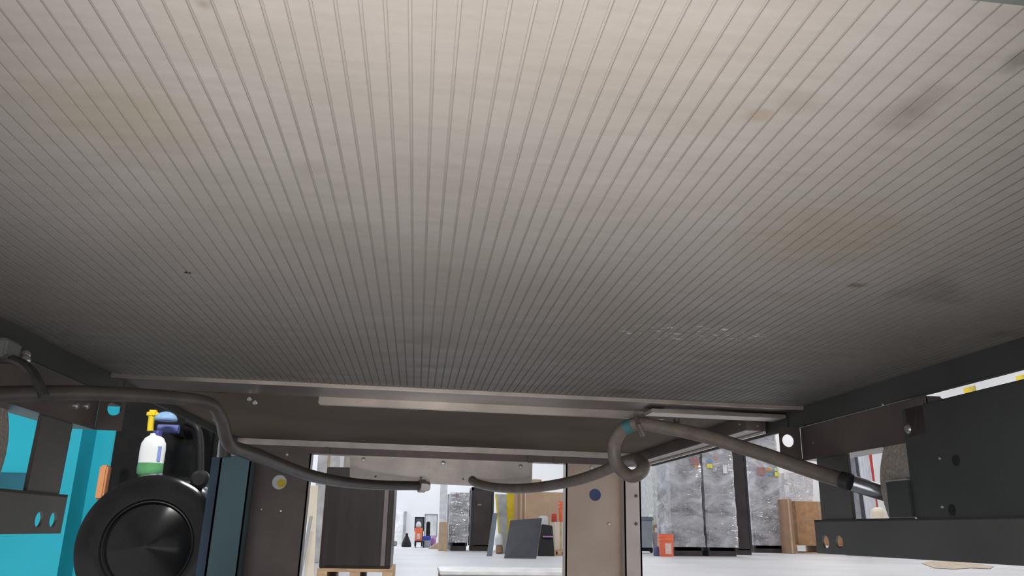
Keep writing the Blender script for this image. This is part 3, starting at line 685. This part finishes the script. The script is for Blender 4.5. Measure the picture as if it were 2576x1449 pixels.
tag(MB().box((a[0], a[1], 0), (b[0], b[1], b[2])).build('black_cabinet', BLACKM, bevel=0.02), 'narrow black cabinet in front of the whiteboard', 'cabinet')
a, b = fbox(1063, 1082, 1349, 20.3, 0.35)
cr = thing('crate', 'blue topped crate on the floor right of the orange pail', 'crate', ((a[0]+b[0])/2, 20.45, 0))
MB().box(a, (b[0], b[1], b[2]-0.09)).build('crate_body', GREYP, cr, bevel=0.01)
MB().box((a[0]-0.01, a[1]-0.01, b[2]-0.09), (b[0]+0.01, b[1]+0.01, b[2])).build('lid', BLUE, cr, bevel=0.01)
a, b = fbox(1083, 1096, 1350, 20.6, 0.3)
tag(MB().lathe([(0.05, 0), (0.075, 0.05), (0.07, 0.2), (0.03, b[2]), (0.01, b[2]+0.02)], ((a[0]+b[0])/2, 20.7, 0), n=14).build('mauve_bag', PURPLE, smooth=True), 'small mauve bag standing beside the blue topped crate', 'bag')
c0 = WF(1076, 1381); c1 = WY(1106, 1381, c0.y); zt = WY(1100, 1362, c0.y).z
tag(MB().prism([(c0.x, c0.y, 0), (c1.x, c0.y, 0), (c1.x, c0.y, zt)], (0, 0.35, 0)).build('tan_wedge', CARD), 'tan cardboard wedge on the floor left of the tall brown carton', 'cardboard')
carton('tall narrow brown carton beside the film wrapped far rack', 1103, 1125, 1313, WF(1112, 1386).y, 0.3, 0, CARD)
yp = 18.9
a, b = WY(1105, 1300, yp).x, WY(1123, 1300, yp).x
struct(MB().box((a, yp, 0), (b, yp+0.2, ZC)).build('trim_1', mat('bright_white_paint', (0.92, 0.93, 0.95, 1), 0.6), bevel=0.01), 'white square column of the hall')
a, b = WY(1124, 1300, yp-0.1).x, WY(1133, 1300, yp-0.1).x
struct(MB().lathe([(0.045, 0), (0.045, WY(1128, 1244, yp).z)], ((a+b)/2, yp-0.15, 0), n=16).build('trim_2', GREYM, smooth=True), 'grey downpipe beside the white column')
yr = WF(1155, 1386).y
rack('slim film wrapped rack far away beside the plain black rack', 1132, 1175, 1240, yr, 0.8, True, 3, [(1150, 1248, 8, 6, STK_R)])
rack('plain black rack far away between film wrapped rack and slate board', 1183, 1240, 1226, yr+0.1, 0.8, False, 5, [(1206, 1270, 10, 4, mat('grey_sticker', (0.25, 0.22, 0.28, 1), 0.5))])
# leaning boards
def leaning(name, label, cat, quad, y, dy, th, m, edge=None, par=None):
    """quad: bottom-left, bottom-right, top-right, top-left in the frame; the top is dy farther away"""
    b0, b1 = WY(*quad[0], y), WY(*quad[1], y); t1, t0 = WY(*quad[2], y+dy), WY(*quad[3], y+dy)
    b0.z = b1.z = 0.0
    nrm = (b1-b0).cross(t0-b0).normalized()
    if nrm.y < 0: nrm = -nrm
    t = thing(name, label, cat, tuple((b0+b1)/2))
    MB().prism([b0, b1, t1, t0], nrm*th).build('panel', m, t, bevel=th*0.2)
    if edge:
        up = (t0-b0)
        MB().prism([b0-nrm*0.004, b0+(b1-b0)*0.14-nrm*0.004, t0+(t1-t0)*0.14-nrm*0.004, t0-nrm*0.004], nrm*0.004).build('edge_strip', edge, t)
    return t
yg = WF(1235, 1399).y
leaning('slate_board', 'slate grey board leaning against the plain black rack', 'board', [(1224, 1399), (1238, 1399), (1252, 1290), (1240, 1290)], yg, 0.6, 0.03, SLATE)
yh = WF(1260, 1392).y
leaning('grey_board', 'tall grey panel with yellow edge behind the charcoal panel', 'panel', [(1258, 1392), (1278, 1392), (1275, 1243), (1246, 1243)], yh, 0.3, 0.04, mat('mid_grey_panel', (0.42, 0.43, 0.42, 1), 0.5), YELLOW)
a, b = fbox(1274, 1301, 1240, yh+0.7, 0.25)
tag(MB().box(a, b).build('yellow_board', YELLOW, bevel=0.01), 'tall yellow panel behind the grey panel with yellow edge', 'panel')
a = WF(1243, 1388)
tag(MB().lathe([(0.05, 0), (0.07, 0.02), (0.07, 0.13), (0.06, 0.15)], (a.x-0.03, yh-0.22, 0), n=16).build('brown_tub', CARDD, smooth=True), 'small brown tub on the floor under the white jug', 'tub')
tag(MB().lathe([(0.05, 0), (0.085, 0.02), (0.085, 0.14), (0.05, 0.2), (0.03, 0.22)], (a.x-0.03, yh-0.22, 0.151), n=16).build('white_jug', WHITEP, smooth=True), 'white jug standing on the small brown tub', 'jug')
# cartons and panels
yk = WF(1350, 1402).y
carton('dark brown tall carton between the yellow panel and the tan carton', 1301, 1319, 1236, yk+1.5, 0.6, 0, CARDD)
tanc = carton('large tan carton behind the charcoal panel', 1323, 1432, 1238, yk+2.4, 0.9, 0, CARD)
zt = WY(1377, 1238, yk+2.4).z+0.006
carton('small olive carton on top of the large tan carton', 1338, 1362, 1206, yk+2.5, 0.4, zt, mat('olive_carton', (0.50, 0.42, 0.26, 1), 0.7))
leaning('charcoal_board', 'big charcoal panel leaning in front of the tan carton', 'panel', [(1268, 1405), (1349, 1405), (1364, 1302), (1284, 1308)], WF(1310, 1405).y, 0.45, 0.05, CHARC)
y2 = WF(1380, 1399).y
lp2 = leaning('padded_board', 'black panel with a rounded top leaning right of the charcoal panel', 'panel', [(1352, 1399), (1395, 1399), (1390, 1322), (1363, 1318)], y2, 0.22, 0.05, BLACKM)
p, q = WY(1366, 1350, y2+0.10), WY(1391, 1350, y2+0.10)
MB().box((p.x, y2+0.09, p.z-0.012), (q.x, y2+0.16, p.z+0.012)).build('cross_band', PURPLE, lp2)
yq = WF(1408, 1402).y
pallet('short wooden pallet under the cream carton', 1388, 1428, yq+0.78, 0.65, 0.1)
cc = carton('cream carton on the short pallet under the orange bucket', 1394, 1428, 1313, yq+0.85, 0.5, 0.1, CREAM)
zt = WY(1410, 1313, yq+0.85).z
bucket('orange bucket standing on top of the cream carton', 1419, 1312, 30, 1262, yq+1.05, zt)
a = WY(1394, 1313, yq+1.0)
tag(MB().lathe([(0.045, 0), (0.05, 0.01), (0.05, 0.14), (0.042, 0.15)], (a.x, yq+1.0, zt), n=16).build('red_can', RED, smooth=True), 'small dark red can left of the bucket on the cream carton', 'can')
a = WY(1366, 1313, yk+1.72)
st_ = thing('stool', 'pale stool standing behind the charcoal panel', 'stool', (a.x, yk+1.72, 0))
MB().box((a.x-0.09, yk+1.63, WY(1371, 1322, yk+1).z), (a.x+0.09, yk+1.81, WY(1371, 1296, yk+1).z)).build('seat', WHITEP, st_, bevel=0.02)
for sx in (-1, 1):
    for sy in (-1, 1): MB().box((a.x+sx*0.07-0.012, yk+1.72+sy*0.07-0.012, 0), (a.x+sx*0.07+0.012, yk+1.72+sy*0.07+0.012, WY(1371, 1322, yk+1).z)).build('leg', GREYM, st_)

# ------------------------------------------------------------------ right bay
yb_ = WF(1677, 1398).y
bucket('orange bucket on the floor in front of the wrapped racks', 1677, 1398, 41, 1343, yb_-0.45)
# grey bin
y3 = WF(1625, 1392).y; a, b = fbox(1609, 1644, 1300, y3, 0.5)
bn = thing('waste_bin', 'grey wheeled waste bin behind the beige post', 'bin', ((a[0]+b[0])/2, y3+0.25, 0))
MB().prism([(a[0]+0.03, y3, 0.12), (b[0]-0.03, y3, 0.12), (b[0], y3-0.02, b[2]-0.09), (a[0], y3-0.02, b[2]-0.09)], (0, 0.5, 0)).build('bin_body', GREYP, bn)
MB().box((a[0]-0.015, y3-0.04, b[2]-0.09), (b[0]+0.015, y3+0.52, b[2])).build('lid', mat('slate_lid', (0.22, 0.26, 0.32, 1), 0.45), bn, bevel=0.02)
MB().box((a[0]+0.03, y3+0.05, 0.04), (b[0]-0.03, y3+0.45, 0.12)).build('base', BLACKM, bn)
for x in (a[0]+0.02, b[0]-0.02): MB().lathe([(0.06, -0.02), (0.07, 0), (0.06, 0.02)], (x, y3+0.1, 0.07), (1, 0, 0), 16).build('wheel', BLACKM, bn, smooth=True)
# white tub, small blue can
a = WF(1650, 1396)
tag(MB().lathe([(0.10, 0), (0.11, 0.01), (0.13, 0.40), (0.14, 0.41), (0.14, 0.45), (0.12, 0.455)], (WY(1651, 1396, y3+0.35).x+0.05, y3+0.35, 0), n=20).build('white_tub', mat('pinkish_white_tub', (0.80, 0.70, 0.66, 1), 0.5), smooth=True), 'tall pinkish white tub between the grey bin and the orange bucket', 'tub')
tag(MB().lathe([(0.06, 0), (0.065, 0.01), (0.065, 0.15), (0.05, 0.17)], (WY(1652, 1396, yb_-0.2).x, yb_-0.2, 0), n=16).build('blue_can', mat('dusty_blue', (0.13, 0.16, 0.36, 1), 0.4), smooth=True), 'small blue can on the floor left of the orange bucket', 'can')
y4 = y3+0.9
a, b = fbox(1645, 1672, 1323, y4, 0.4)
sd = thing('side_stand', 'wooden stand carrying the small white machine', 'stand', ((a[0]+b[0])/2, y4+0.2, 0))
MB().box((a[0], y4, b[2]-0.04), (b[0], b[1], b[2])).build('top', CARDD, sd)
for x in (a[0]+0.02, b[0]-0.02):
    for yy in (y4+0.03, y4+0.37): MB().box((x-0.02, yy-0.02, 0), (x+0.02, yy+0.02, b[2]-0.04)).build('leg', CARDD, sd)
mw = thing('small_appliance', 'small white machine on the wooden stand', 'appliance', ((a[0]+b[0])/2, y4+0.2, b[2]))
hz = WY(1658, 1294, y4).z
MB().box((a[0]+0.01, y4+0.02, b[2]), (b[0]-0.01, b[1]-0.02, hz)).build('case', mat('off_white_case', (0.66, 0.67, 0.62, 1), 0.5), mw, bevel=0.02)
MB().box((b[0]-0.009, y4+0.04, b[2]+0.02), (b[0]+0.02, b[1]-0.04, hz-0.02)).build('side_vent', BLACKM, mw)
# grey wall pilaster behind
a, b = WY(1645, 1300, 22.5).x, WY(1700, 1300, 22.5).x
struct(MB().box((a, 22.5, 0), (b, 24.0, ZC)).build('trim_3', mat('grey_wall', (0.52, 0.53, 0.53, 1), 0.7), bevel=0.01), 'grey pier of the far wall behind the wrapped racks')

yA = WF(1733, 1399).y
rack('film wrapped rack directly right of the floor standing orange bucket', 1692, 1770, 1075, yA, 0.9, True, 11, [(1752, 1173, 9, 6, STK_O), (1748, 1160, 24, 18, STK_R)])
rack('film wrapped rack with yellow sticker left of the bare black rack', 1780, 1855, 1075, yA+0.06, 0.9, True, 12, [(1785, 1172, 15, 11, STK_Y), (1785, 1160, 15, 8, STK_B), (1824, 1180, 12, 22, STK_W), (1837, 1182, 12, 6, STK_W), (1801, 1150, 6, 14, mat('salmon_sticker', (0.6, 0.35, 0.3, 1), 0.5))])
yC = yA+1.2
rack('bare black rack standing between the two yellow stickered racks', 1852, 1893, 1075, yC, 0.9, False, 13)
yD = WF(1940, 1391).y
rack('film wrapped rack with yellow sticker beside the tall brown carton', 1897, 1972, 1075, yD, 1.0, True, 14, [(1955, 1193, 13, 11, STK_Y), (1953, 1181, 12, 8, mat('pale_green_sticker', (0.6, 0.68, 0.45, 1), 0.5)), (1936, 1192, 12, 7, STK_B), (1934, 1182, 10, 8, STK_O), (1915, 1185, 22, 20, STK_R), (1978, 1195, 14, 22, STK_W), (1980, 1235, 14, 30, STK_W)])
yP = WF(2010, 1391).y
pallet('wooden pallet under the brown cartons right of the wrapped racks', 2000, 2150, yP, 0.9, 0.2)
carton('tall brown carton beside the wrapped rack with yellow sticker', 1985, 2002, 1256, yP-0.78, 0.4, 0, CARDD)
cz = 0.2
carton('orange brown carton on the pallet behind the right lower beam', 2010, 2130, 1262, yP+0.1, 0.7, cz, mat('orange_brown_carton', (0.52, 0.30, 0.16, 1), 0.75))
a, b = fbox(1997, 2058, 1190, yP+0.15, 0.6, WY(2070, 1262, yP+0.1).z+0.01)
tag(crinkle(a, b, 0.03, 21).build('wrapped_bundle', FILM, smooth=True), 'clear film wrapped bundle on top of the orange brown carton', 'bundle')

# seen through the right frame: slotted upright, pale pipe, dark panel, red board, cream tub
yu = 17.5
p, q = WY(2126, 1300, yu), WY(2167, 1300, yu); hU = 3.2
up = thing('rack_upright', 'grey slotted steel upright seen through the right frame', 'upright', ((p.x+q.x)/2, yu, 0))
mb = MB(); w3 = (q.x-p.x); n = 12; hh = hU/n
for i in range(n):
    z = i*hh
    mb.box((p.x, yu, z), (q.x, yu+0.01, z+hh*0.62))
    mb.box((p.x, yu, z+hh*0.62), (p.x+w3*0.18, yu+0.01, z+hh)); mb.box((p.x+w3*0.5, yu, z+hh*0.62), (q.x, yu+0.01, z+hh))
mb.box((q.x-0.01, yu+0.01, 0), (q.x, yu+0.1, hU)); mb.box((p.x, yu+0.01, 0), (p.x+0.01, yu+0.1, hU))
mb.build('slotted_face', mat('blue_grey_galvanised', (0.40, 0.43, 0.46, 1), 0.4, 0.3), up)
MB().box((p.x-0.02, yu-0.02, 0), (q.x+0.02, yu+0.12, 0.008)).build('foot_plate', GREYM, up)
p, q = WY(2196, 1320, 17.0), WY(2166, 1110, 17.3)
d = (q-p); p = p-d*(p.z/d.z)
tag(MB().tube([p, q+d*0.2], 0.125, 18).build('pale_pipe', PIPEW, smooth=True), 'pale round pipe leaning beside the slotted upright', 'pipe')
a, b = fbox(2172, 2203, 1100, 18.1, 0.15)
tag(MB().box(a, b).build('dark_board', CHARC, bevel=0.01), 'dark panel standing behind the pale pipe', 'panel')
a, b = fbox(2198, 2222, 1100, 18.6, 0.12)
rb_ = thing('red_board', 'red board with white edge standing behind the round housing', 'board', ((a[0]+b[0])/2, 18.6, 0))
MB().box(a, b).build('face', RED, rb_, bevel=0.004)
MB().box((a[0]-0.06, 18.58, 0), (a[0]-0.001, 18.7, b[2])).build('edge', WHITEP, rb_)
c = WY(2212, 1310, 16.6)
tag(MB().lathe([(0.15, 0), (0.16, 0.02), (0.165, WY(2210, 1290, 16.6).z), (0.14, WY(2210, 1282, 16.6).z), (0.06, WY(2210, 1276, 16.6).z)], (c.x, 16.6, 0), n=20).build('cream_drum', CREAM, smooth=True), 'cream drum at the foot of the pale pipe', 'drum')
# cardboard scrap on the floor under the right lower beam
pts = [(2318, 1417), (2350, 1429), (2400, 1432), (2440, 1429), (2490, 1431), (2500, 1425), (2420, 1414), (2350, 1412)]
tag(MB().prism([WF(px, py, 0.004) for px, py in pts], (0, 0, 0.006)).build('cardboard_scrap', mat('stained_cardboard', (0.55, 0.45, 0.34, 1), 0.8, 0, 0.25, 6)), 'torn cardboard scrap lying on the floor under the right lower beam', 'cardboard')
# two yellow signs on the right wall, seen through the slit above the side housing
for i, (px, py) in enumerate(((2438, 982), (2572, 953))):
    r = ray(px, py, BW); q = C0+r*((X1-0.03)/r.x)
    t = thing('warning_sign', ('yellow sign on the right wall near the clamp block', 'yellow sign on the right wall at the edge of view')[i], 'sign', (X1-0.03, q.y, q.z))
    MB().box((X1-0.03, q.y-0.22, q.z-0.10), (X1-0.005, q.y+0.22, q.z+0.10)).build('plate', YELLOW, t, bevel=0.006)
    MB().box((X1-0.034, q.y-0.20, q.z-0.09), (X1-0.031, q.y-0.02, q.z+0.09)).build('panel', mat('dull_yellow', (0.62, 0.50, 0.05, 1), 0.5), t)
for o in bpy.data.objects:
    if '_o' in o: del o['_o']
